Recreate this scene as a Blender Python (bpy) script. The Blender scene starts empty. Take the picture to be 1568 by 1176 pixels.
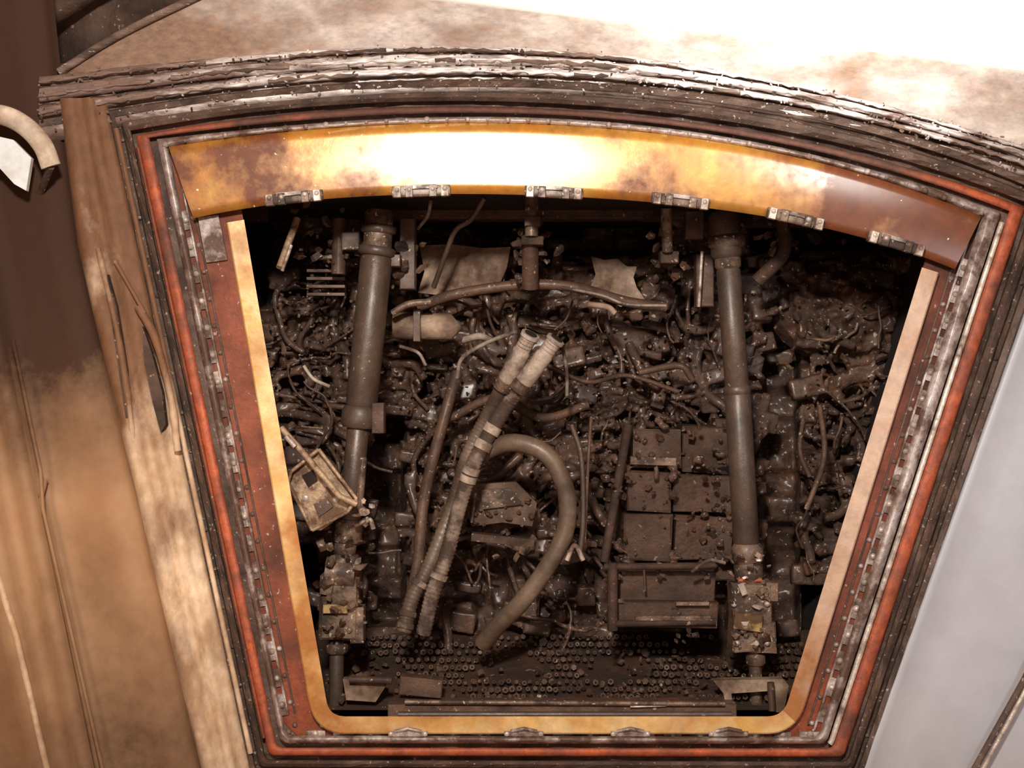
import bpy, math, random
import numpy as np
from mathutils import Vector, Matrix, noise
random.seed(7)
D=2.0; ZC=1.3
def S(px,py,d=0.0):
    k=(D+d)/D
    return Vector(((px-784)/1000*k, d, (588-py)/1000*k+ZC))
def K(d): return (D+d)/D/1000
# ---------------------------------------------------------------- materials
def mat(name,c1,c2=None,scale=6,th=.5,soft=.08,rough=.5,rough2=.85,metal=0,bump=.3,bscale=60,fleck=None,
        fleck_c=(.6,.55,.5),burn_tone=(),stretch=(1,1,1),c3=None,var=.35,rot=(0,0,0),coat=0,cr=.33,ci=2.0):
    m=bpy.data.materials.new(name); m.use_nodes=True
    nt=m.node_tree; N=nt.nodes; L=nt.links; b=N['Principled BSDF']
    if coat:
        b.inputs['Coat Weight'].default_value=coat; b.inputs['Coat Roughness'].default_value=cr; b.inputs['Coat IOR'].default_value=ci
    tc=N.new('ShaderNodeTexCoord'); mp=N.new('ShaderNodeMapping')
    L.new(tc.outputs['Object'],mp.inputs[0]); mp.inputs['Scale'].default_value=stretch; mp.inputs['Rotation'].default_value=rot
    def noi(s,det=8,r=.62,src=mp.outputs[0]):
        n=N.new('ShaderNodeTexNoise'); n.inputs['Scale'].default_value=s; n.inputs['Detail'].default_value=det
        n.inputs['Roughness'].default_value=r; L.new(src,n.inputs['Vector']); return n.outputs['Fac']
    def rng(src,a,bb,lo=0,hi=1):
        r=N.new('ShaderNodeMapRange'); r.inputs[1].default_value=a; r.inputs[2].default_value=bb
        r.inputs[3].default_value=lo; r.inputs[4].default_value=hi; L.new(src,r.inputs[0]); return r.outputs[0]
    def math_(op,a,bv):
        n=N.new('ShaderNodeMath'); n.operation=op; L.new(a,n.inputs[0])
        if isinstance(bv,(int,float)): n.inputs[1].default_value=bv
        else: L.new(bv,n.inputs[1])
        return n.outputs[0]
    def mix(f,a,bb,mode='MIX'):
        n=N.new('ShaderNodeMix'); n.data_type='RGBA'; n.blend_type=mode
        if isinstance(f,(int,float)): n.inputs[0].default_value=f
        else: L.new(f,n.inputs[0])
        for i,v in ((6,a),(7,bb)):
            if isinstance(v,tuple): n.inputs[i].default_value=(*v,1)
            else: L.new(v,n.inputs[i])
        return n.outputs[2]
    base=noi(scale); fine=noi(bscale,6,.7)
    col=c1
    if c3: col=mix(rng(noi(scale*2.3,6),.4,.6),c1,c3)
    rsock=None
    if c2:
        f=base
        for (bx,by,rad,st) in burn_tone:  # shifts the tone near a point: positive darkens, negative lightens
            vd=N.new('ShaderNodeVectorMath'); vd.operation='DISTANCE'; L.new(tc.outputs['Object'],vd.inputs[0])
            vd.inputs[1].default_value=tuple(S(bx,by,0)); 
            f=math_('ADD',f,rng(vd.outputs['Value'],0,rad,st,0))
        f=math_('ADD',f,rng(fine,.3,.7,-.05,.05))
        f=rng(f,th-soft,th+soft)
        col=mix(f,col,c2)
        rsock=rng(f,0,1,rough,rough2)
        if metal: L.new(rng(f,0,1,metal,0),b.inputs['Metallic'])
        if coat: L.new(rng(f,0,1,coat,coat*.2),b.inputs['Coat Weight'])
    elif metal: b.inputs['Metallic'].default_value=metal
    g=rng(fine,.3,.7,1-var,1+var)
    cg=N.new('ShaderNodeCombineColor'); 
    for i in range(3): L.new(g,cg.inputs[i])
    col=mix(1.0,col,cg.outputs[0],'MULTIPLY')
    if fleck:
        fl=noi(bscale*1.7,3,.5); col=mix(rng(fl,fleck,fleck+.03),col,fleck_c)
    L.new(col,b.inputs['Base Color'])
    if rsock: L.new(rsock,b.inputs['Roughness'])
    else: b.inputs['Roughness'].default_value=rough
    bp=N.new('ShaderNodeBump'); bp.inputs['Strength'].default_value=bump; bp.inputs['Distance'].default_value=.004
    L.new(math_('ADD',fine,base),bp.inputs['Height']); L.new(bp.outputs[0],b.inputs['Normal'])
    return m
M={}
M['orange']=mat('orange_primer',(.60,.225,.012),(.15,.036,.006),9,.565,.11,.33,.6,.35,.14,50,.70,(.8,.7,.55),burn_tone=((1530,360,.46,.34),(270,262,.22,.15),(760,240,.25,-.08)),c3=(.62,.30,.035),var=.28,coat=1,cr=.25,ci=1.9)
M['gold']=mat('gold_primer',(.66,.38,.11),(.36,.13,.022),9,.60,.12,.4,.6,.1,.2,60,c3=(.72,.50,.24),var=.2,burn_tone=((480,1000,.35,.18),))
M['goldR']=mat('pale_primer',(.54,.36,.25),(.34,.13,.035),9,.60,.12,.4,.6,.1,.2,60,c3=(.60,.42,.30),var=.2,burn_tone=((1210,1080,.3,.22),))
M['dred']=mat('oxide_red_channel',(.25,.050,.015),(.065,.022,.012),8,.53,.13,.5,.8,0,.5,70,.69,(.35,.28,.25),burn_tone=((1500,380,.5,.15),(1380,800,.5,.06)),var=.4)
M['red']=mat('red_seal',(.46,.10,.035),(.11,.045,.03),11,.60,.10,.5,.75,0,.45,70,burn_tone=((600,190,.50,.36),(1000,180,.5,.36),(1300,220,.4,.15)),c3=(.33,.075,.035),var=.4)
M['bead']=mat('aluminium_bead',(.54,.47,.45),(.11,.06,.042),24,.50,.07,.35,.7,.25,.7,90,burn_tone=((330,700,.5,.07),(750,190,.5,-.16)),c3=(.32,.22,.18),coat=.4)
M['rail']=mat('scorched_rail',(.90,.84,.82),(.20,.125,.10),18,.565,.08,.35,.75,.1,.7,70,stretch=(.6,1,2.0),c3=(.58,.49,.45),burn_tone=((120,150,.42,.24),(1560,330,.30,.12),(720,130,.45,-.08)),coat=.8)
M['railbrown']=mat('scorched_rail_brown',(.33,.22,.17),(.085,.053,.04),14,.5,.09,.45,.8,.05,.9,70,stretch=(.6,1,2.5),c3=(.22,.14,.105),fleck=.66,fleck_c=(.6,.52,.48))
M['dark']=mat('soot_channel',(.14,.085,.062),(.05,.029,.021),14,.5,.12,.5,.8,.05,.7,80,.65,(.34,.27,.23))
M['mott']=mat('sooty_skin',(.66,.57,.51),(.26,.16,.11),7,.54,.15,.55,.8,0,.45,60,stretch=(1,1,1.8),c3=(.47,.40,.375),burn_tone=((200,70,.36,.28),(1450,170,.6,.03)))
M['white']=mat('white_paint',(.86,.88,.82),(.7,.7,.66),3,.7,.2,.5,.6,0,.05,30,var=.04)
M['blue']=mat('pale_paint',(.48,.475,.505),(.34,.33,.345),4,.64,.18,.45,.6,0,.08,30,var=.05)
M['tan']=mat('scorched_tan_longeron',(.66,.49,.34),(.17,.078,.036),9,.57,.13,.55,.75,0,.30,50,stretch=(1.2,1,.8),rot=(0,-.25,0),c3=(.50,.33,.20),burn_tone=((120,180,.50,.36),(190,560,.26,.16),(300,1250,.3,.12)),var=.25)
M['wallL']=mat('brown_wall_paint',(.52,.30,.155),(.045,.016,.006),2.5,.62,.34,.6,.85,0,.10,40,burn_tone=((80,330,.44,.95),(250,1230,.46,.36),(0,60,.5,.7)),var=.1,c3=(.44,.23,.11))  # wall colour blends darker towards the top left and the bottom
M['strut']=mat('charred_strut',(.105,.068,.050),(.042,.025,.018),9,.55,.12,.36,.6,.1,.35,60,.70,(.32,.26,.21),var=.3,coat=.15)
M['fit']=mat('scorched_fitting',(.24,.15,.10),(.05,.028,.019),20,.50,.08,.4,.7,.15,.5,80,.64,(.55,.44,.34),coat=.2)
M['yel']=mat('yellow_tag',(.50,.33,.13),(.1,.05,.02),26,.52,.06,.5,.8,0,.4,80)
M['pale']=mat('burnt_pale_panel',(.44,.32,.22),(.10,.055,.034),14,.49,.10,.6,.85,0,.5,70,c3=(.28,.18,.13))
M['char']=mat('charred_surface',(.095,.048,.030),(.034,.018,.012),12,.48,.14,.55,.9,0,1.0,55,.67,(.32,.22,.16))
M['mass']=mat('charred_mass',(.165,.084,.051),(.055,.028,.019),11,.5,.14,.42,.85,0,1.0,70,.65,(.52,.41,.33),c3=(.09,.05,.036),var=.6,coat=.25,cr=.28)
M['char2']=mat('charred_brown',(.15,.078,.047),(.05,.026,.018),14,.5,.12,.42,.85,.0,.8,70,.67,(.45,.36,.28),coat=.15)
M['module']=mat('charred_module',(.100,.046,.025),(.045,.023,.014),10,.5,.14,.5,.8,0,.9,60,.69,(.24,.17,.12),var=.5)
M['hose']=mat('hose_rubber',(.19,.125,.082),(.06,.036,.025),9,.52,.12,.40,.7,0,.35,80,c3=(.22,.155,.11),coat=.15)
M['hosew']=mat('hose_tape',(.34,.26,.205),(.075,.045,.033),15,.45,.05,.5,.8,.0,.5,90,c3=(.18,.125,.095))
M['hoset']=mat('hose_tape_pale',(.46,.36,.29),(.13,.083,.057),19,.54,.07,.45,.8,.05,.5,90)
M['wire']=mat('pale_wire',(.36,.29,.24),(.08,.05,.04),22,.49,.08,.5,.8,.05,.3,80)
M['metal']=mat('bare_metal',(.66,.56,.48),(.14,.08,.055),22,.54,.08,.3,.6,.3,.4,80)
M['rust']=mat('scorched_bracket_metal',(.56,.39,.25),(.12,.06,.03),20,.49,.08,.3,.7,.2,.5,80)
M['flake']=mat('ash_flake',(.42,.35,.29),(.2,.14,.1),30,.5,.1,.5,.8,0,.3,80)
M['handle']=mat('pale_handle',(.70,.58,.47),(.30,.19,.12),12,.60,.1,.5,.7,0,.3,60,c3=(.6,.48,.37))
M['plate']=mat('pale_blue_plate',(.78,.82,.84),(.5,.45,.4),9,.62,.1,.5,.7,0,.2,60,var=.1)
M['black']=mat('black_void',(.020,.010,.006),None,rough=.9,bump=.1)
# ---------------------------------------------------------------- mesh builder
class B:
    def __init__(s): s.v=[];s.f=[];s.m=[];s.sm=[];s.mats=[]
    def mi(s,m):
        if m not in s.mats: s.mats.append(m)
        return s.mats.index(m)
    def add(s,vs,fs,m,sm=False):
        o=len(s.v); s.v+= [tuple(v) for v in vs]; k=s.mi(m)
        for f in fs: s.f.append(tuple(i+o for i in f)); s.m.append(k); s.sm.append(sm)
    def grid(s,rows,m,sm=False,closed=False):
        n=len(rows[0]); vs=[p for r in rows for p in r]; fs=[]
        for i in range(len(rows)-1):
            for j in range(n if closed else n-1):
                j2=(j+1)%n; fs.append((i*n+j,i*n+j2,(i+1)*n+j2,(i+1)*n+j))
        s.add(vs,fs,m,sm)
    def tube(s,path,r,m,seg=12,cap=True,rf=None,flat=1.0):
        P=[Vector(p) for p in path]; n=len(P)
        if n<2: return
        rows=[]; up=None; dist=0
        for i in range(n):
            t=(P[min(i+1,n-1)]-P[max(i-1,0)]).normalized()
            if up is None:
                up=t.cross(Vector((0,1,0)))
                if up.length<1e-3: up=t.cross(Vector((1,0,0)))
                up.normalize()
            up=(up-t*up.dot(t)).normalized(); w=t.cross(up)
            if i: dist+=(P[i]-P[i-1]).length
            rr=(r[i] if isinstance(r,(list,tuple)) else r)
            if rf: rr*=rf(dist)
            rows.append([P[i]+up*math.cos(a)*rr+w*math.sin(a)*rr*flat for a in [2*math.pi*k/seg for k in range(seg)]])
        s.grid(rows,m,True,True)
        if cap:
            s.add(rows[0],[tuple(range(seg))],m); s.add(rows[-1],[tuple(range(seg))[::-1]],m)
    def box(s,c,sz,m,rot=(0,0,0),jit=0,bev=.12):
        R=Matrix.Rotation(rot[2],3,'Z')@Matrix.Rotation(rot[1],3,'Y')@Matrix.Rotation(rot[0],3,'X')
        hx,hy,hz=[q/2 for q in sz]; b=min(hx,hz)*bev
        def ring(x,z,y): return [(-x,y,-z),(x,y,-z),(x,y,z),(-x,y,z)]
        pts=ring(hx-b,hz-b,-hy)+ring(hx,hz,-hy+b)+ring(hx,hz,hy)
        vs=[Vector(c)+R@Vector([q+random.uniform(-jit,jit)*min(sz) for q in p]) for p in pts]
        fs=[(0,1,2,3),(11,10,9,8)]
        for k in (0,4):
            for j in range(4): j2=(j+1)%4; fs.append((k+j,k+4+j,k+4+j2,k+j2))
        s.add(vs,fs,m)
    def prism(s,pts,d0,d1,m,top=None):
        a=[S(x,y,d0) for x,y in pts]; 
        b=[Vector((p.x,d1,p.z)) for p in a]; n=len(pts)
        s.add(a+b,[tuple(range(n)),tuple(range(2*n-1,n-1,-1))]+[(i,n+i,n+(i+1)%n,(i+1)%n) for i in range(n)],m)
    def dome(s,c,r,m,h=.6,seg=8):
        c=Vector(c); rows=[]
        for k in range(4):
            a=k/3*math.pi/2*.96; rr=r*math.cos(a); y=-r*h*math.sin(a)
            rows.append([c+Vector((rr*math.cos(t),y,rr*math.sin(t))) for t in [2*math.pi*j/seg for j in range(seg)]])
        s.grid(rows,m,True,True); s.add(rows[-1],[tuple(range(seg))],m,True)
    def chunk(s,c,r,m):
        c=Vector(c); vs=[]; R=Matrix.Rotation(random.uniform(0,6),3,Vector((random.random()+.01,random.random(),random.random())).normalized())
        sc=[random.uniform(.4,1.2) for _ in range(3)]
        for a in range(5):
            for k in (-1,1):
                t=a*2*math.pi/5; q=random.uniform(.7,1.2)
                vs.append(c+R@Vector((math.cos(t)*q*sc[0],math.sin(t)*q*sc[1],k*.6*sc[2]*random.uniform(.6,1.1)))*r)
        fs=[(0,2,4,6,8),(9,7,5,3,1)]+[(2*a,2*a+1,(2*a+3)%10,(2*a+2)%10) for a in range(5)]
        s.add(vs,fs,m)
    def make(s,name,parent=None):
        me=bpy.data.meshes.new(name); me.from_pydata(s.v,[],s.f)
        for m in s.mats: me.materials.append(M[m])
        me.polygons.foreach_set('material_index',s.m); me.polygons.foreach_set('use_smooth',s.sm); me.update()
        o=bpy.data.objects.new(name,me); bpy.context.scene.collection.objects.link(o)
        if parent: o.parent=parent
        return o
def empty(name):
    e=bpy.data.objects.new(name,None); bpy.context.scene.collection.objects.link(e); return e
def spl(pts,n=12):
    P=[Vector(p) for p in pts]; P=[2*P[0]-P[1]]+P+[2*P[-1]-P[-2]]; out=[]
    for i in range(1,len(P)-2):
        for k in range(n):
            t=k/n; a,b,c,d=P[i-1:i+3]
            out.append(.5*((2*b)+(c-a)*t+(2*a-5*b+4*c-d)*t*t+(3*b-a-3*c+d)*t**3))
    out.append(P[-2]); return out
def path(pts,n=12): return [S(p[0],p[1],p[2]) for p in spl([tuple(p) for p in pts],n)]
# ---------------------------------------------------------------- frame loops
def arc(pts,n=70,deg=4):
    x=[p[0] for p in pts]; y=[p[1] for p in pts]; c=np.polyfit([(q-784)/700 for q in x],y,deg)
    xs=np.linspace(x[0],x[-1],n); return [Vector((q,float(np.polyval(c,(q-784)/700)),0)) for q in xs]
def loop(arcp,BR,BL,r=14,n=70,deg=4):
    A=arc(arcp,n,deg); BR=Vector((*BR,0)); BL=Vector((*BL,0)); TL=A[0]; TR=A[-1]
    def seg(a,b,k): return [a.lerp(b,i/(k-1)) for i in range(k)]
    def cor(a,c,b,k=7): 
        p=c+(a-c).normalized()*r; q=c+(b-c).normalized()*r
        return p,q,[p.lerp(c,t).lerp(c.lerp(q,t),t) for t in [i/(k+1) for i in range(1,k+1)]]
    p1,q1,c1=cor(TR,BR,BL); p2,q2,c2=cor(BR,BL,TL)
    return A+seg(TR,p1,50)[1:]+c1+seg(q1,p2,50)+c2+seg(q2,TL,50)[:-1]
Lop=loop([(370,322),(440,308),(600,299),(800,298),(950,306),(1100,322),(1250,345),(1417,396)],(1200,1098),(503,1098),26)
Ltop=[(258,225),(400,206),(600,192),(750,188),(900,194),(1050,211),(1200,238),(1350,274),(1503,332)]
Lm=loop(Ltop,(1253,1128),(438,1126),12)
Ln=loop([(240,213),(400,196),(600,182),(750,179),(900,184),(1050,200),(1200,227),(1350,264),(1532,326)],(1265,1139),(430,1138),12)
Lo=loop([(208,208),(300,191),(450,174),(650,163),(800,164),(1000,180),(1200,210),(1400,260),(1570,318)],(1293,1160),(411,1158),10)
Lp=loop([(165,168),(300,150),(500,129),(700,121),(900,126),(1100,146),(1300,184),(1500,240),(1630,300)],(1318,1195),(385,1190),10)
def lerpL(a,b,t): return [p.lerp(q,t) for p,q in zip(a,b)]
def wob(p,d,amp=.0025): return d+noise.noise(Vector((p.x*.03,p.y*.03,d*50)))*amp+noise.noise(Vector((p.x*.11,p.y*.11,d*50)))*amp*.5
def ring(bld,prof,m,sm=False,close=True,amp=0):
    bld.grid([[S(p.x,p.y,wob(p,d,amp)) for p in l] for l,d in prof],m,sm,close)
frame=empty('hatch_frame')
b=B()
ring(b,[(Lop,.10),(Lop,0.012),(Lm,.012),(Lm,.03)],'dred'); b.make('channel_plate',frame)
n=len(Lop)
def lipl(w):
    out=[]
    for i,p in enumerate(Lop):
        t=(Lop[(i+1)%n]-Lop[i-1]).normalized(); out.append(p+Vector((t.y,-t.x,0))*w)
    return out
L30=lipl(26); L28=lipl(24)
L0=lipl(-1)
def sub(l,i0,i1): return [l[i%n] for i in range(i0,i1)]
for nm,i0,i1,mm in (('lip_right',70,122,'goldR'),('lip_bottom',121,184,'gold'),('lip_left',183,n,'gold')):
    b=B(); 
    b.grid([[S(p.x,p.y,d) for p in sub(l,i0,i1)] for l,d in ((L0,.06),(L0,-.004),(L28,-.006),(L30,-.004),(L30,.02))],mm); b.make(nm,frame)
b=B()
At=arc(Ltop,70)
inn=arc([(296,333),(370,324),(440,308),(600,299),(800,298),(950,306),(1100,322),(1250,345),(1417,396),(1462,412)],70)
rows=[]
for t in np.linspace(0,1,8):
    rows.append([S(p.x,p.y,-.010-.002*math.sin(t*3.14)) for p in lerpL(inn,At,float(t))])
rows=[[S(p.x,p.y,.03) for p in inn]]+rows+[[S(p.x,p.y,.02) for p in At]]
b.grid(rows,'orange',True); o=b.make('orange_flange',frame)
b=B(); b.prism([(303,333),(334,329),(348,398),(316,402)],.006,.014,'bead'); b.make('bare_patch',frame)
b=B(); ring(b,[(Lm,.02)]+[(lerpL(Lm,Ln,t),-.002-.010*math.sin(t*math.pi)) for t in (0,.2,.4,.6,.8,1)]+[(Ln,.02)],'bead',True,amp=.006)
b.make('seal_bead',frame)
b=B()
ring(b,[(Ln,.016),(lerpL(Ln,Lo,.34),.016)],'dark')
ring(b,[(lerpL(Ln,Lo,.34),.016),(lerpL(Ln,Lo,.36),-.002),(lerpL(Ln,Lo,.6),-.005),(lerpL(Ln,Lo,.9),-.002),(Lo,.02)],'red',True,amp=.004); b.make('red_seal_strip',frame)
b=B()
def PT(t):return lerpL(Lo,Lp,t)
ring(b,[(Lo,.02),(PT(.15),.02),(PT(.2),.0),(PT(.35),-.006),(PT(.5),.0),(PT(.55),.014),(PT(.7),.014),(PT(.75),-.004),(PT(.95),-.008),(Lp,.0),(Lp,.05)],'dark',amp=.006); b.make('outer_channel',frame)
b=B()
def walk(l,i0,i1,step):
    P=[l[i%n] for i in range(i0,i1)]; acc=0; out=[]
    for a,c in zip(P,P[1:]):
        dl=(c-a).length; 
        while acc<dl: out.append((a.lerp(c,acc/dl),(c-a).normalized())); acc+=step
        acc-=dl
    return out
def inset(w):
    out=[]
    for i,p in enumerate(Lm):
        t=(Lm[(i+1)%n]-Lm[i-1]).normalized(); out.append(p-Vector((t.y,-t.x,0))*w)
    return out
for (p,t) in walk(inset(4),74,n-4,42):
    ss=1+.3*random.random()
    bp=S(p.x,p.y,.011); ang=math.atan2(-t.y,t.x)
    b.box(bp,(.026*ss,.006,.008),'bead',(0,-ang,0)); b.dome(bp+Vector((0,-.003,0)),.0045*ss,'metal' if random.random()<.6 else 'flake',.9)
for (p,t) in walk(inset(16),74,n-4,42):
    q=p+t*20; b.dome(S(q.x,q.y,.011),.0042,'bead',.9)
for (p,t) in walk(lerpL(Lo,Lp,.62),0,n,61): b.dome(S(p.x+random.uniform(-2,2),p.y,.012),.003,'railbrown')
for (p,t) in walk(inset(-6),0,70,31):
    b.dome(S(p.x,p.y,-.012),.0042*random.uniform(.6,1.3),'bead',.8)
b.make('rivets',frame)
b=B()
for w,d,r,mm in ((-4,.0,.0022,'bead'),(20,.012,.0018,'dark'),(9,.010,.0025,'bead')):
    l=inset(w); b.tube([S(p.x,p.y,d) for p in l[70:125]],r,mm,6); b.tube([S(p.x,p.y,d) for p in l[184:n]],r,mm,6)
l=lerpL(Ln,Lo,.2); b.tube([S(p.x,p.y,.0) for p in l[70:122]],.0045,'metal',8)
l=lerpL(Lo,Lp,.02); b.tube([S(p.x,p.y,.0) for p in l[184:n]],.003,'dred',8)
l=lerpL(Lo,Lp,.8); b.tube([S(p.x,p.y,-.008) for p in l[184:n]],.004,'tan',8)
b.make('edge_wires',frame)
b=B()
for (x,y,a) in ((450,301,6),(645,291,2),(848,293,-3),(1042,306,-7),(1218,333,-13),(1372,371,-16)):
    c=S(x,y,-.018); a=math.radians(-a)
    ux=Vector((math.cos(a),0,-math.sin(a)));uz=Vector((math.sin(a),0,math.cos(a)))
    ro=(0,a,0)
    b.box(c,(.088,.008,.012),'fit',ro); 
    b.box(c+uz*.004+Vector((0,-.004,0)),(.05,.008,.006),'bead',ro)
    for sx in (-.036,-.018,.018,.036):
        b.box(c+ux*sx+uz*(-.003)+Vector((0,-.006,0)),(.011,.010,.017),'metal' if abs(sx)>.02 else 'fit',ro)
        b.dome(c+ux*sx+Vector((0,-.011,0)),.004,'metal')
    b.tube([c+ux*-.044+uz*-.006,c+ux*.044+uz*-.006],.0045,'fit',8)
for x in (625,802,965,1115):
    c=S(x,1123,-.004); b.box(c,(.06,.008,.008),'bead'); b.tube([c+Vector((-.02,-.004,.004)),c+Vector((0,-.006,.009)),c+Vector((.02,-.004,.004))],.003,'bead',6)
    for sx in (-.026,.026): b.dome(c+Vector((sx,-.004,0)),.004,'metal')
b.make('latch_clips',frame)
# ---------------------------------------------------------------- outer arcs / rails
rim=empty('curved_rail')
Pa=[(60,180),(165,160),(300,142),(500,122),(700,114),(900,119),(1100,139),(1300,177),(1500,233),(1750,318)]
Qa=[(60,122),(250,98),(500,79),(750,75),(1000,92),(1250,138),(1568,225),(1750,285)]
P_=arc(Pa,160); Q_=arc(Qa,160)
def AR(t): return lerpL(P_,Q_,t)
b=B()
def band(prof,m,am=1):
    rows=[]
    for t,d in prof:
        row=[]
        for i,p in enumerate(AR(t)):
            w=noise.noise(Vector((p.x*.02,t*9,0)))*.003*am+noise.noise(Vector((p.x*.08,t*20,3)))*.003*am
            row.append(S(p.x,p.y+w*500,d+w))
        rows.append(row)
    b.grid(rows,m,True)
band([(-.75,.02),(-.62,.004),(-.42,-.004),(-.3,.0)],'rail')
band([(-.3,.0),(-.25,.010),(-.14,.012),(-.08,.012),(-.02,.0)],'railbrown')
band([(-.02,.0),(.05,-.006),(.20,-.008),(.26,-.004),(.29,.006)],'rail')
band([(.29,.006),(.32,.008),(.36,.006)],'dark')
band([(.36,.006),(.4,-.006),(.5,-.009),(.66,-.008),(.74,-.004)],'rail',1.4)
band([(.74,-.004),(.78,.004),(.84,.004)],'railbrown',1.4)
band([(.84,.004),(.88,-.004),(.93,-.006),(1.0,-.003),(1.06,.010)],'rail',1.2)
b.make('rail_section',rim)
b=B()
for t,d,r,m_ in ((.10,-.008,.0030,'rail'),(.33,.006,.002,'rail'),(.55,-.011,.003,'rail'),(.93,-.008,.0025,'rail'),(-.17,.012,.002,'rail')):
    A=AR(t); i=0
    while i<158:
        k=random.randint(3,18); seg=A[i:i+k+1]
        if len(seg)>2: b.tube([S(p.x,p.y+random.uniform(-1.5,1.5),d) for p in seg],[r*random.uniform(.4,1.4) for _ in seg],m_ if random.random()<.7 else 'railbrown',7)
        i+=k+random.choice((0,1,3,6))
for _ in range(800):
    A=AR(random.choice((.1,.45,.55,.6,.9,1.0,-.1,.2,-.4))); p=random.choice(A); b.chunk(S(p.x+random.uniform(-8,8),p.y+random.uniform(-6,6),-.008),random.uniform(.001,.0035),random.choice(('rail','rail','railbrown','dark')))
b.make('rail_beads',rim)
# ---------------------------------------------------------------- walls
Rb=[(60,150),(110,104),(180,52),(290,-2),(420,-30),(600,-8),(784,14),(900,28),(1100,50),(1300,74),(1568,110),(1800,150)]
R_=[Vector((p.x,p.y,0)) for p in spl([(x,y,0) for x,y in Rb],12)]
def resamp(P,n):
    d=[0]
    for a,c in zip(P,P[1:]): d.append(d[-1]+(c-a).length)
    out=[];
    for s in np.linspace(0,d[-1],n):
        out.append(Vector((float(np.interp(s,d,[p.x for p in P])),float(np.interp(s,d,[p.y for p in P])),0)))
    return out
Rr=resamp(R_,160)
Q1=AR(1.04)
b=B(); rows=[]
for t in np.linspace(0,1,14):
    rows.append([S(p.x,p.y,.010+.02*t+noise.noise(Vector((p.x*.006,p.y*.012,0)))*.006*(1-t)) for p in lerpL(Q1,Rr,float(t))])
b.grid(rows,'mott',True)
b.make('wall_upper')
b=B()
b.grid([[S(p.x,p.y+dy,dd) for p in Rr[48:]] for dy,dd in ((2,.032),(-1,.027),(-5,.025),(-90,.022),(-180,.012),(-270,.0))],'white',True); b.make('ceiling')
b=B(); rr=[]
for t in np.linspace(0,1,20):
    y=300+t*1050; xe=1632-(y-300)*.3590
    rr.append([S(xe-4,y,.02),S(xe+3,y,-.004),S(xe+9,y,-.008),S(xe+16,y,0.0),S(xe+60,y,.004),S(xe+300,y,.03),S(xe+700,y,.12)])
b.grid(rr,'blue',True); b.make('wall_right')
b=B(); b.tube([S(1600,975,.0),S(1568,1042,.0),S(1488,1185,.0)],.005,'dark'); b.tube([S(1606,985,-.004),S(1576,1046,-.004),S(1498,1190,-.004)],.0035,'metal')
b.make('trim_1')
lon=empty('longeron')
b=B(); rows=[]
for i in range(90):
    t=i/89; y=150+t*1070
    xi=165+(y-165)*.2150
    xo=float(np.interp(y,[150,380,680,1176,1250],[92,122,192,310,328]))
    row=[S(xi+4,y,.04)]
    for u,d in ((0,.0),(.1,-.006),(.2,-.004),(.28,-.014),(.42,-.018),(.5,-.012),(.62,-.010),(.7,-.020),(.88,-.024),(1,-.016),(1.04,.04)):
        x=xi+(xo-xi)*u; w=noise.noise(Vector((u*3,y*.012,1)))*.008+noise.noise(Vector((u*6,y*.04,4)))*.002
        row.append(S(x,y,d+w))
    rows.append(row)
b.grid(rows,'tan',True); b.make('longeron_beam',lon)
b=B()
for pts,r in (([(150,380,-.020),(178,500,-.024),(195,600,-.024),(206,690,-.018)],.005),([(212,470,-.018),(238,520,-.026),(262,610,-.026),(272,690,-.018)],.006),([(176,400,-.018),(222,480,-.022)],.003)):
    pp=path(pts,10); b.tube(pp,[r*(1+.3*noise.noise(Vector((i*.3,r*900,0)))) for i in range(len(pp))],'tan',8)
b.make('buckled_edges',lon)
b=B()
b.prism([(218,500),(232,540),(248,600),(254,650),(246,662),(232,610),(220,550)],-.024,-.010,'char')
b.prism([(164,420),(178,470),(194,570),(198,640),(192,640),(178,542),(164,450)],-.025,-.012,'char')
b.make('burn_holes',lon)
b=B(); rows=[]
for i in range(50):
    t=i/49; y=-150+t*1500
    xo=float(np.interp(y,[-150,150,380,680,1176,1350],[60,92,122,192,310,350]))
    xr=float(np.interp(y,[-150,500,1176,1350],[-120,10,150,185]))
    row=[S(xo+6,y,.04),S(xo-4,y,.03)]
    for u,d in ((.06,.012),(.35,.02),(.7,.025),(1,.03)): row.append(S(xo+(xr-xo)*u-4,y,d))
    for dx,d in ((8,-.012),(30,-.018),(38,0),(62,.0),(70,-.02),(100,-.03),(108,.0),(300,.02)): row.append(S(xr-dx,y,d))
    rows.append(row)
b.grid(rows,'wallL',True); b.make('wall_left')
b=B()
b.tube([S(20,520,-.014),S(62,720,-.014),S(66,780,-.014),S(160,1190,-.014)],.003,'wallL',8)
b.tube([S(-10,860,-.025),S(25,975,-.025),S(75,1190,-.025)],.005,'tan',8)
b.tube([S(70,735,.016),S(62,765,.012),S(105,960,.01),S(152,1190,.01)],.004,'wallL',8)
b.make('trim_2')
b=B(); rows=[[S(x,y,.22+.05*noise.noise(Vector((x*.01,y*.01,0)))) for x in range(-150,420,20)] for y in range(-200,360,20)]
b.grid(rows,'char',True)
b.tube(path([(-20,60,.15),(60,30,.15),(160,-30,.15)]),.02,'char'); b.tube(path([(-10,130,.1),(40,110,.1),(130,110,.08)]),.012,'char2')
b.tube(path([(90,110,.02),(180,55,.02),(290,0,.02),(330,-20,.02)]),.006,'railbrown'); b.make('wall_back')
hk=B()
pp=path([(-30,172,-.05),(10,178,-.05),(42,196,-.05),(66,224,-.05),(78,255,-.045)],10)
hk.tube(pp,.015,'handle',12,flat=.7)
hk.prism([(-20,205),(20,214),(48,242),(40,292),(22,282),(0,258),(-20,250)],-.03,-.02,'plate')
hk.tube([S(78,255,-.045),S(60,300,.03)],.006,'dark',6); hk.make('grab_handle')
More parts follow.
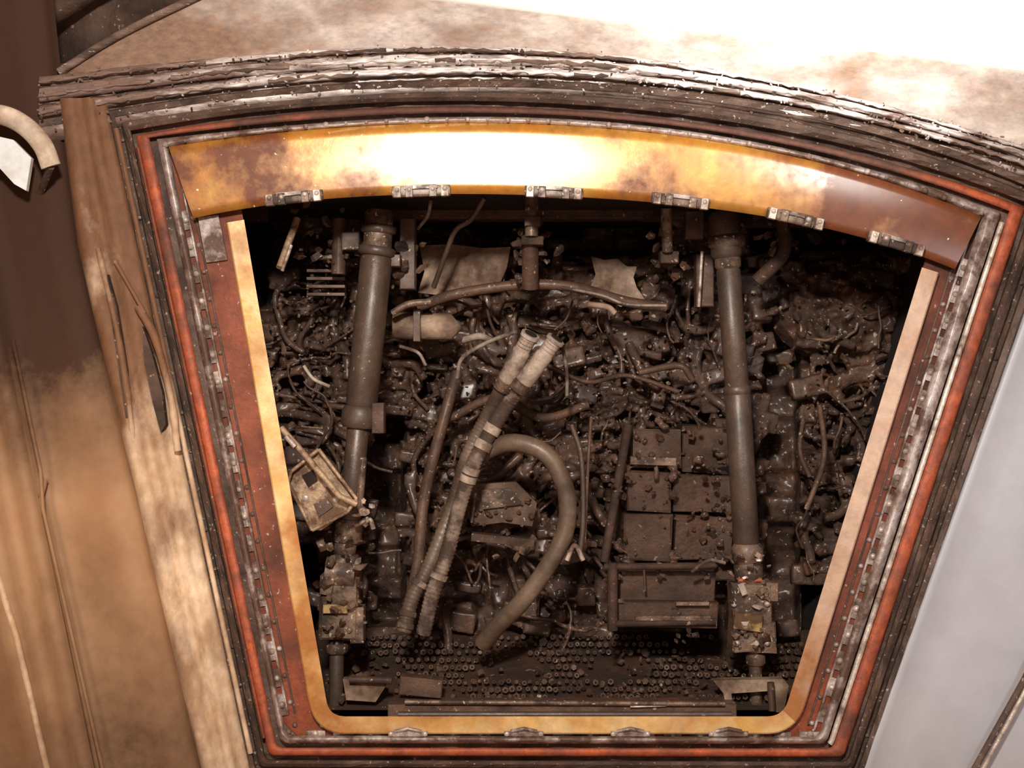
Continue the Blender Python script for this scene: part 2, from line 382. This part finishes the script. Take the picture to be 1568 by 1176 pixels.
# ---------------------------------------------------------------- cavity shell
out=[ (300,285),(1500,285),(1500,340),(1300,1180),(420,1180),(300,340)]
a=[S(x,y,.03) for x,y in out]; c=[Vector((p.x*1.02,.75,p.z)) for p in a]
for k,nm in enumerate(('wall_cavity_top','wall_cavity_right_upper','wall_cavity_right','wall_cavity_bottom','wall_cavity_left','wall_cavity_left_upper')):
    b=B(); k2=(k+1)%6; b.add([a[k],a[k2],c[k2],c[k]],[(0,1,2,3)],'black'); b.make(nm)
b=B(); b.add(c,[tuple(range(6))],'black'); b.make('wall_cavity_back')
b=B(); rows=[]; rowb=[]
def gap(x,y): return (600<x<1010 and 338<y<388) or (1168<x<1226 and 480<y<960) or (1150<x<1400 and 335<y<378) or (566<x<622 and 640<y<960) or (x<480 and y>830) or (x<415 and 330<y<470) or (1226<x<1290 and y>880)
def depth(x,y):
    h=noise.fractal(Vector((x*.012,y*.012,0)),1,2,5)*.030+(noise.cell(Vector((x*.018,y*.025,0)))-.5)*.03
    return .44-h+(.14 if gap(x,y) else 0)
for j in range(110):
    y=240+j*9; row=[]; rb=[]
    for i in range(140):
        x=290+i*9; row.append(S(x,y,depth(x,y))); q=S(x,y,.66); rb.append(q)
    rows.append(row); rowb.append(rb)
b.grid(rows,'mass'); b.grid([r[::-1] for r in rowb],'mass')
for ra,rb in ((rows[0],rowb[0]),(rows[-1],rowb[-1])): b.grid([ra,rb],'mass')
for k in (0,-1): b.grid([[r[k] for r in rows],[r[k] for r in rowb]],'mass')
random.seed(11)
for _ in range(330):
    x=random.uniform(390,1400); y=random.uniform(400,960)
    if 945<x<1110 and y>640: continue
    if 620<x<950 and y>850 and random.random()<.7: continue
    a=random.choice((0,math.pi/2,random.uniform(0,3.14)))+random.uniform(-.3,.3); pts=[]; d=random.uniform(.36,.42)
    for k in range(random.randint(3,6)):
        if gap(x,y): break
        pts.append((x,y,d)); L_=random.uniform(15,38); x+=math.cos(a)*L_; y+=math.sin(a)*L_; a+=random.uniform(-.7,.7); d=min(.42,max(.35,d+random.uniform(-.02,.02)))
    if len(pts)>2: b.tube(path(pts,5),random.choice((.0035,.0045,.006,.009)),'mass',8)
for _ in range(2600):
    x=random.uniform(390,1400); y=random.uniform(395,965)
    if gap(x,y): continue
    if (945<x<1120 and y>645) or (620<x<950 and y>860 and random.random()<.8): continue
    d=random.uniform(.385,.44)
    if random.random()<.8: b.chunk(S(x,y,d),random.uniform(.005,.020),'mass')
    else: b.box(S(x,y,d),(random.uniform(.02,.07),.03,random.uniform(.012,.04)),'mass',(random.uniform(-.3,.3),random.uniform(-.3,.3),0),.05)
# soot drifts partly burying the equipment boxes
for _ in range(260):
    x,y=random.choice(((1000,650),(1100,700),(955,720),(1105,790),(1030,858),(960,850),(1110,850),(1025,720))); 
    b.chunk(S(random.gauss(x,22),random.gauss(y,16),random.uniform(.26,.34)),random.uniform(.004,.014),'mass')
c=S(1290,475,.45); rws=[]
for i in range(18):
    a=i/17*math.pi/2*.99; rws.append([c+Vector((.14*math.cos(a)*math.cos(t),-.09*math.sin(a)+.03*noise.noise(Vector((i*.4,t*2,0))),.10*math.cos(a)*math.sin(t))) for t in [2*math.pi*j/40 for j in range(40)]])
b.grid(rws,'mass',True,True); b.add(rws[0],[tuple(range(40))],'mass'); b.add(rws[-1],[tuple(range(40))],'mass')
for _ in range(120): b.chunk(S(random.gauss(1290,60),random.gauss(470,45),random.uniform(.36,.41)),random.uniform(.006,.020),'mass')
o=b.make('wall_charred_bulkhead')
rm=o.modifiers.new('fuse','REMESH'); rm.mode='VOXEL'; rm.voxel_size=.0033; rm.use_smooth_shade=True
sm=o.modifiers.new('melt','SMOOTH'); sm.factor=.5; sm.iterations=2
# ---------------------------------------------------------------- struts
def strut(name,segs,extra):
    e=empty(name); b=B()
    for (x0,y0,x1,y1,w,m_,d) in segs:
        r=w/2*K(d); P0=S(x0,y0,d);P1=S(x1,y1,d); v=(P1-P0)
        L=v.length; u=v/L; bv=min(r*.25,L*.2)
        b.tube([P0,P0+u*bv,P1-u*bv,P1],[r*.85,r,r,r*.85],m_,24)
    b.make('tube',e); b2=B(); extra(b2); b2.make('end_fitting',e); return e
def exL(b):
    b.box(S(522,928,.16),(.062,.05,.105),'fit',(0,.03,0),.04); b.box(S(514,932,.13),(.040,.012,.014),'yel')
    b.box(S(548,955,.15),(.022,.03,.06),'fit'); b.box(S(503,895,.14),(.02,.03,.03),'fit',(0,.2,0),.1)
    b.tube([S(500,876,.15),S(545,878,.15)],.026,'fit',8); b.tube([S(505,874,.14),S(545,875,.14)],.004,'red',8)
    for _ in range(30): b.chunk(S(random.uniform(492,560),random.uniform(800,985),.12),random.uniform(.004,.012),random.choice(('fit','fit','fit','char2')))
    b.box(S(580,640,.15),(.02,.03,.05),'char2'); b.box(S(600,400,.17),(.03,.03,.02),'char2'); b.box(S(538,370,.18),(.03,.03,.03),'char2')
    b.tube(path([(545,805,.12),(565,795,.11),(572,810,.11)],6),.004,'metal',8)
    for x,y in ((497,925),(545,925),(500,965),(535,965)): b.dome(S(x,y,.13),.005,'fit')
strut('support_strut',[(581,322,577,390,44,'fit',.16),(580,345,579,358,54,'strut',.16),(578,378,576,392,58,'strut',.16),(577,390,553,625,49,'strut',.16),(553,622,550,655,58,'strut',.16),(549,650,534,800,34,'strut',.16),(556,700,550,780,12,'fit',.15),(534,795,530,830,46,'fit',.16),(530,828,527,850,34,'fit',.16),(528,848,525,885,50,'fit',.16),(516,980,514,1092,22,'strut',.16),(516,985,516,1000,34,'fit',.16)],exL)
def exR(b):
    b.box(S(1149,925,.16),(.066,.05,.075),'fit',(0,-.02,0),.04); b.box(S(1152,972,.16),(.072,.05,.05),'fit',(0,-.02,0),.05)
    b.box(S(1144,952,.13),(.046,.012,.026),'yel',(0,.1,0),.1); b.tube([S(1130,889,.142),S(1166,888,.142)],.004,'red',8)
    b.box(S(1137,902,.125),(.010,.006,.020),'flake',(0,-.4,0)); b.box(S(1180,905,.15),(.02,.03,.03),'fit')
    for _ in range(30): b.chunk(S(random.uniform(1118,1185),random.uniform(850,990),.125),random.uniform(.003,.011),random.choice(('fit','fit','char2','metal')))
    for x,y in ((1124,925),(1175,925),(1128,985),(1175,985)): b.dome(S(x,y,.13),.005,'metal')
    b.box(S(1078,430,.24),(.03,.03,.09),'char2'); b.box(S(1062,345,.17),(.03,.03,.045),'char2')
strut('support_strut',[(1108,325,1113,395,48,'strut',.16),(1112,360,1113,380,56,'fit',.16),(1114,392,1115,412,40,'fit',.16),(1115,410,1129,600,37,'strut',.16),(1129,600,1143,835,40,'strut',.16),(1128,590,1129,606,42,'strut',.16),(1144,832,1145,862,48,'fit',.16),(1145,860,1147,890,44,'fit',.16),(1156,990,1158,1085,20,'fit',.16),(1157,1000,1157,1018,30,'fit',.16)],exR)
# ---------------------------------------------------------------- hoses
def hose(name,pts,r,m_,corr=0,tip=None,cuffs=(),pm=None):
    e=empty(name); b=B(); pp=path(pts,26 if corr else 14); 
    if corr: b.tube(pp,r,m_,14,rf=lambda s:1+.09*math.sin(s*2*math.pi/corr))
    else: b.tube(pp,r,m_,16)
    for i in cuffs:
        i=int(i*(len(pp)-4)); b.tube(pp[i:i+5],r*1.2,pm or 'hoset',14)
    if tip:
        P=pp[0]; t=(pp[0]-pp[2]).normalized(); 
        b.tube([P-t*.09,P-t*.085,P-t*.03,P-t*.028,P],[r*1.1,r*1.25,r*1.2,r*1.05,r*1.05],'hoset',18,cap=False)
        b.tube([P-t*.004,P+t*.002],r*1.25,'metal',18); b.tube([P+t*.001,P+t*.0035],r*.85,'black',18)
        b.tube([P-t*.105,P-t*.088],r*1.4,'fit',10)
    b.make('hose_body',e); return e
hose('flexible_hose',[(812,513,.10),(778,578,.13),(745,640,.17),(716,700,.18),(695,770,.2),(660,860,.19),(632,915,.18),(618,968,.17)],.0125,'hose',.007,True,(.80,.93,.98),'hosew')
hose('flexible_hose',[(851,520,.10),(806,580,.12),(770,630,.15),(728,705,.15),(705,770,.16),(684,850,.17),(664,905,.17),(648,970,.18)],.0125,'hosew',.007,True,(.34,.38,.46,.49,.8))
hose('rubber_hose',[(715,720,.22),(745,690,.18),(790,678,.15),(838,697,.14),(866,750,.14),(866,810,.14),(840,865,.14),(800,920,.15),(765,955,.18),(740,985,.22)],.0150,'hose',.0)
hose('rubber_hose',[(700,570,.30),(680,640,.28),(650,760,.27),(640,860,.26),(625,930,.26)],.010,'char2')
# ---------------------------------------------------------------- electronics modules
e=empty('equipment_rack'); b=B()
for (x0,y0,x1,y1,d) in ((962,655,1035,712,.35),(1038,650,1108,720,.38),(955,718,1020,778,.35),(1024,724,1112,780,.36),(950,783,1022,850,.34),(1026,785,1112,850,.35),(945,868,1085,910,.28),(942,912,1090,950,.26),(1085,640,1130,880,.40)):
    c=S((x0+x1)/2,(y0+y1)/2,d); k=K(d); b.box(c,((x1-x0)*k,.14,(y1-y0)*k),'module',(0,.02,0),.03,.08)
    for q in range(2): b.chunk(S(x0+10+q*(x1-x0-20),y0+9,d-.07),.005,'char2')
for _ in range(90): b.chunk(S(random.uniform(945,1115),random.uniform(650,960),random.uniform(.25,.29)),random.uniform(.003,.009),random.choice(('char2','module','char')))
b.make('module_boxes',e); b=B()
b.box(S(1000,706,.27),(.08,.012,.014),'fit',(0,.03,0)); b.box(S(1030,946,.18),(.125,.012,.008),'fit'); b.box(S(1060,924,.18),(.055,.01,.006),'fit')
b.tube([S(986,872,.18),S(988,905,.18)],.002,'wire',6)
b.tube([S(962,650,.24),S(925,860,.24)],.008,'char',8); b.tube([S(938,862,.18),S(938,965,.18)],.009,'char',8); b.tube([S(925,868,.18),S(1095,866,.18)],.006,'char',8);b.tube([S(940,955,.18),S(1095,952,.18)],.006,'char',8)
for _ in range(50):
    x,y=random.choice(((938,900),(950,750),(1010,868),(1080,868),(938,950),(1050,955))); b.chunk(S(random.gauss(x,12),random.gauss(y,14),.19),random.uniform(.003,.008),random.choice(('char','char2')))
b.make('rack_rails',e)
# ---------------------------------------------------------------- pale panels
b=B()
b.prism([(642,376),(690,374),(740,380),(782,378),(776,410),(764,438),(700,446),(672,452),(640,448),(650,415)],.32,.33,'pale')
b.make('burnt_insulation_panel')
b=B(); b.prism([(905,392),(925,398),(945,396),(960,408),(975,408),(970,425),(975,440),(990,462),(968,462),(950,470),(925,452),(900,448),(912,420)],.33,.34,'pale'); b.make('burnt_insulation_panel')
b=B(); 
b.tube([S(602,499,.24),S(606,499,.24),S(690,500,.24),S(700,492,.24)],[.020,.023,.023,.016],'pale',18); b.box(S(640,499,.235),(.012,.06,.055),'char2'); b.make('canister')
b=B(); b.prism([(722,742),(790,738),(822,770),(815,806),(770,800),(722,806),(712,770)],.28,.31,'char2'); b.prism([(735,750),(780,748),(800,772),(740,780)],.27,.282,'fit')
b.box(S(770,826,.28),(.11,.03,.014),'char2',(0,.1,0)); b.tube([S(722,800,.26),S(728,755,.26)],.003,'metal',8)
for x in (760,790,803): b.chunk(S(x,845+random.uniform(-4,12),.2),.009,'fit')
for _ in range(30): b.chunk(S(random.uniform(715,820),random.uniform(742,830),.272),random.uniform(.003,.008),'char2')
b.make('valve_bracket')
e=empty('mounting_bracket'); b=B()
d=.07
b.prism([(488,688),(546,762),(534,782),(492,812),(478,812),(441,738),(446,722)],d,d+.012,'rust')
for a_,c_ in (((446,722),(488,688)),((488,688),(546,764)),((546,764),(532,784)),((441,738),(478,812)),((478,812),(532,784)),((446,722),(441,738))):
    b.tube([S(*a_,d-.012),S(*c_,d-.012)],.003,'rust',8)
    p0,p1,p2,p3=S(*a_,d-.012),S(*c_,d-.012),S(*c_,d+.01),S(*a_,d+.01); b.add([p0,p1,p2,p3],[(0,1,2,3)],'rust')
b.prism([(462,728),(478,720),(486,736),(472,746)],d-.004,d,'black'); b.prism([(480,772),(500,762),(510,776),(488,792)],d-.004,d,'dark')
for x,y in ((468,762),(500,740),(515,765)): b.dome(S(x,y,d),.006,'metal')
b.tube([S(430,655,.05),S(470,700,.045),S(520,760,.045),S(546,772,.05)],.005,'rust',10); b.tube([S(438,668,.04),S(452,684,.04)],.0045,'metal',8)
for _ in range(10): b.chunk(S(random.uniform(525,570),random.uniform(765,815),.09),random.uniform(.004,.009),random.choice(('metal','fit','rust')))
b.make('bracket_plate',e)
# ---------------------------------------------------------------- upper structure
b=B()
b.tube(path([(640,470,.25),(700,450,.24),(800,436,.23),(880,440,.23),(960,462,.24),(1020,470,.25)]),.009,'char2',10)
b.tube(path([(860,440,.2),(920,452,.2),(960,466,.2),(1020,468,.2)]),.0025,'wire',8)
b.tube([S(814,300,.14),S(814,362,.14)],.011,'fit',14); b.tube([S(812,362,.16),S(812,440,.2)],.014,'char2',12); b.box(S(815,340,.14),(.026,.03,.016),'char2'); b.box(S(815,370,.16),(.036,.04,.014),'char')
b.tube([S(1020,318,.14),S(1022,385,.16)],.009,'fit',12); b.box(S(1024,395,.18),(.03,.03,.02),'char')
b.box(S(625,390,.22),(.026,.04,.12),'char2'); b.box(S(820,318,.33),(.55,.04,.045),'char2'); b.box(S(1240,330,.30),(.24,.04,.04),'char')
b.tube([S(520,335,.2),S(518,420,.2)],.012,'char2'); b.tube([S(488,395,.2),S(535,392,.2)],.004,'fit')
b.tube([S(1070,470,.2),S(1075,385,.2)],.003,'metal',8)
for k in range(4): b.box(S(500,415+k*12,.24),(.065,.02,.005),'char2')
b.tube(path([(1195,330,.2),(1200,385,.2),(1160,430,.22)]),.012,'char')
b.tube([S(428,410,.08),S(455,335,.12)],.006,'rust',8); b.tube([S(432,415,.07),S(446,375,.07)],.003,'metal',8)
for _ in range(220):
    x,y=random.choice(((814,380),(1022,390),(625,390),(520,380),(575,360),(1110,350),(480,360),(1190,360))); b.chunk(S(random.gauss(x,16),random.gauss(y,26),random.uniform(.18,.24)),random.uniform(.003,.011),random.choice(('char2','char','char2','fit')))
b.make('upper_bracketry')
# ---------------------------------------------------------------- honeycomb grille floor
b=B()
def G(u,v):
    y=975+v*97; d=.40-.26*v; x=505+u*725; return S(x,y,d)
b.grid([[G(u,v)+Vector((0,.004,-.012)) for u in np.linspace(-.03,1.03,10)] for v in (-.2,0,.5,1.05)],'char')
for j in range(9):
    for i in range(66):
        u=(i+(j%2)*.5)/66; v=j/8.5
        if noise.noise(Vector((u*9,v*3,2)))<-.12: continue
        if u<.14 and v>.3 : continue
        p=G(u,v)+Vector((random.uniform(-1,1)*.002,0,random.uniform(-1,1)*.002)); r=.0052*random.uniform(.6,1.1)
        mm='fit' if random.random()<.14 else 'char2'
        a0=random.random()
        ringo=[p+Vector((r*math.cos(t),-.004,r*math.sin(t))) for t in [a0+k*math.pi/3 for k in range(6)]]
        ringi=[p+Vector((r*.5*math.cos(t),-.004,r*.5*math.sin(t))) for t in [a0+k*math.pi/3 for k in range(6)]]
        bk=[q+Vector((0,.012,-.004)) for q in ringo]
        b.grid([bk,ringo,ringi],mm,False,True); b.add(ringi,[tuple(range(6))],'black' if random.random()<.6 else mm)
for _ in range(200):
    p=G(random.random(),random.random()); b.chunk(p+Vector((0,-.006,0)),random.uniform(.003,.008),random.choice(('char','char2')))
b.make('honeycomb_grille')
b=B()
b.box(S(860,1083,.12),(.56,.05,.020),'char2'); b.tube([S(620,1075,.09),S(1110,1078,.09)],.004,'fit',8); b.tube([S(610,1094,.09),S(1120,1094,.09)],.005,'strut',8)
b.box(S(645,1050,.14),(.07,.03,.03),'char2',(0,.1,0))
b.tube([S(965,1082,.09),S(1020,1080,.09)],.0022,'metal',8)
b.prism([(525,1040),(585,1042),(590,1052),(575,1075),(530,1072)],.13,.15,'pale')
b.prism([(1092,1042),(1200,1040),(1208,1050),(1200,1092),(1185,1090),(1180,1058),(1120,1062),(1122,1085),(1112,1085),(1108,1062)],.13,.15,'pale')
b.tube([S(535,1040,.12),S(600,1042,.12)],.006,'char2',8); b.tube([S(1180,1045,.11),S(1182,1088,.11)],.006,'strut',8)
b.make('lower_ledge')
# ---------------------------------------------------------------- wiring + debris
b=B()
for pts,r,m_ in (([(742,303,.12),(722,335,.14),(698,352,.16),(684,385,.18),(664,440,.22)],.0045,'strut'),([(660,306,.12),(655,330,.14),(640,350,.18)],.003,'wire'),
  ([(700,578,.18),(708,548,.16),(745,525,.15),(790,508,.12)],.0035,'wire'),([(862,535,.14),(868,570,.16),(868,605,.18)],.003,'wire'),
  ([(875,650,.15),(890,700,.15),(893,790,.15),(888,850,.15)],.0045,'strut'),([(905,640,.16),(900,720,.16),(895,830,.16)],.003,'char2'),
  ([(465,560,.12),(480,580,.12),(505,592,.12)],.003,'flake'),([(600,480,.18),(625,466,.18),(660,462,.18)],.006,'fit'),([(900,466,.18),(930,470,.18),(942,480,.18)],.005,'pale'),
  ([(612,530,.2),(640,540,.2),(652,560,.2)],.003,'wire'),([(1230,640,.2),(1225,690,.2),(1240,730,.2)],.004,'char2'),([(1255,620,.2),(1262,700,.2),(1235,780,.2)],.005,'char2'),([(868,858,.12),(880,835,.12),(893,858,.12)],.004,'metal'),
  ([(712,520,.18),(735,515,.16),(752,522,.18)],.006,'flake'),([(1060,875,.15),(1085,858,.13),(1110,862,.14)],.003,'wire'),([(690,640,.3),(760,610,.28),(830,640,.28),(900,620,.3)],.008,'char2'),
  ([(980,570,.3),(1040,560,.28),(1060,580,.28)],.006,'char2'),([(840,560,.24),(900,585,.23),(960,575,.25),(1040,600,.27)],.004,'char2')):
    b.tube(path(pts,8),r,m_,8)
random.seed(5)
for _ in range(60):
    x=random.uniform(400,1390); y=random.uniform(410,900)
    if gap(x,y) or (945<x<1110 and y>640): continue
    a=random.choice((0,math.pi/2,random.uniform(0,3.14)))+random.uniform(-.3,.3); pts=[]; d=random.uniform(.31,.35)
    for k in range(random.randint(3,5)):
        pts.append((x,y,d)); L_=random.uniform(10,26); x+=math.cos(a)*L_; y+=math.sin(a)*L_; a+=random.uniform(-.7,.7)
    b.tube(path(pts,5),random.choice((.0015,.0022,.003)),random.choice(('char2','char2','module','fit')),7)
b.make('wire_bundle')
b=B()
for _ in range(1100):
    cx,cy,s_=random.choice(((800,560,80),(1260,470,70),(640,600,55),(1100,860,25),(470,520,50),(900,560,70),(1010,560,60),(930,650,50),(500,450,40),(1240,700,50),(680,700,50),(800,700,180)))
    x=random.gauss(cx,s_); y=random.gauss(cy,s_*.8)
    if not(400<x<1380 and 400<y<960) or gap(x,y): continue
    b.chunk(S(x,y,random.uniform(.33,.37)),random.uniform(.0010,.0045),random.choice(('char2','fit','fit','fit','char2','flake')))
b.make('charred_debris')
# ---------------------------------------------------------------- lights, world, camera
def tgt(o,p): o.rotation_euler=(Vector(p)-o.location).to_track_quat('-Z','Y').to_euler()
def area(name,loc,to,en,size,col):
    l=bpy.data.lights.new(name,'AREA'); l.energy=en; l.size=size; l.shape='DISK'; l.color=col
    o=bpy.data.objects.new(name,l); bpy.context.scene.collection.objects.link(o); o.location=loc; tgt(o,to); return o
def spot(name,loc,to,en,ang,col,r=.08,bl=.8):
    l=bpy.data.lights.new(name,'SPOT'); l.energy=en; l.spot_size=math.radians(ang); l.spot_blend=bl; l.color=col; l.shadow_soft_size=r
    o=bpy.data.objects.new(name,l); bpy.context.scene.collection.objects.link(o); o.location=loc; tgt(o,to); return o
area('camera_flash',(-.12,-1.95,ZC+.70),S(800,520,.2),46,.18,(1,.92,.82))
spot('fill_spot_ceiling',(.9,-1.3,ZC+.7),S(1280,-110,0),190,38,(1,1,.95),.1,1)  # unseen spot, added to brighten the white area at top right
spot('fill_spot_right',(1.1,-1.4,ZC+.1),S(1580,780,0),26,46,(.82,.9,1),.15,1)  # cool fill added out of view to brighten the right panel
spot('fill_spot_left',(-.7,-1.3,ZC-.3),S(180,830,0),30,42,(1,.82,.64),.15,1)  # warm fill added out of view to lift the left wall
w=bpy.data.worlds.new('World'); bpy.context.scene.world=w; w.use_nodes=True
w.node_tree.nodes['Background'].inputs[0].default_value=(1,.62,.44,1); w.node_tree.nodes['Background'].inputs[1].default_value=.34
cam=bpy.data.cameras.new('Camera'); co=bpy.data.objects.new('Camera',cam); bpy.context.scene.collection.objects.link(co)
co.location=(0,-D,ZC); co.rotation_euler=(math.pi/2,0,0); cam.sensor_width=36; cam.lens=36*D/1.568; cam.clip_start=.05
bpy.context.scene.camera=co
bpy.context.scene.view_settings.view_transform='Standard'
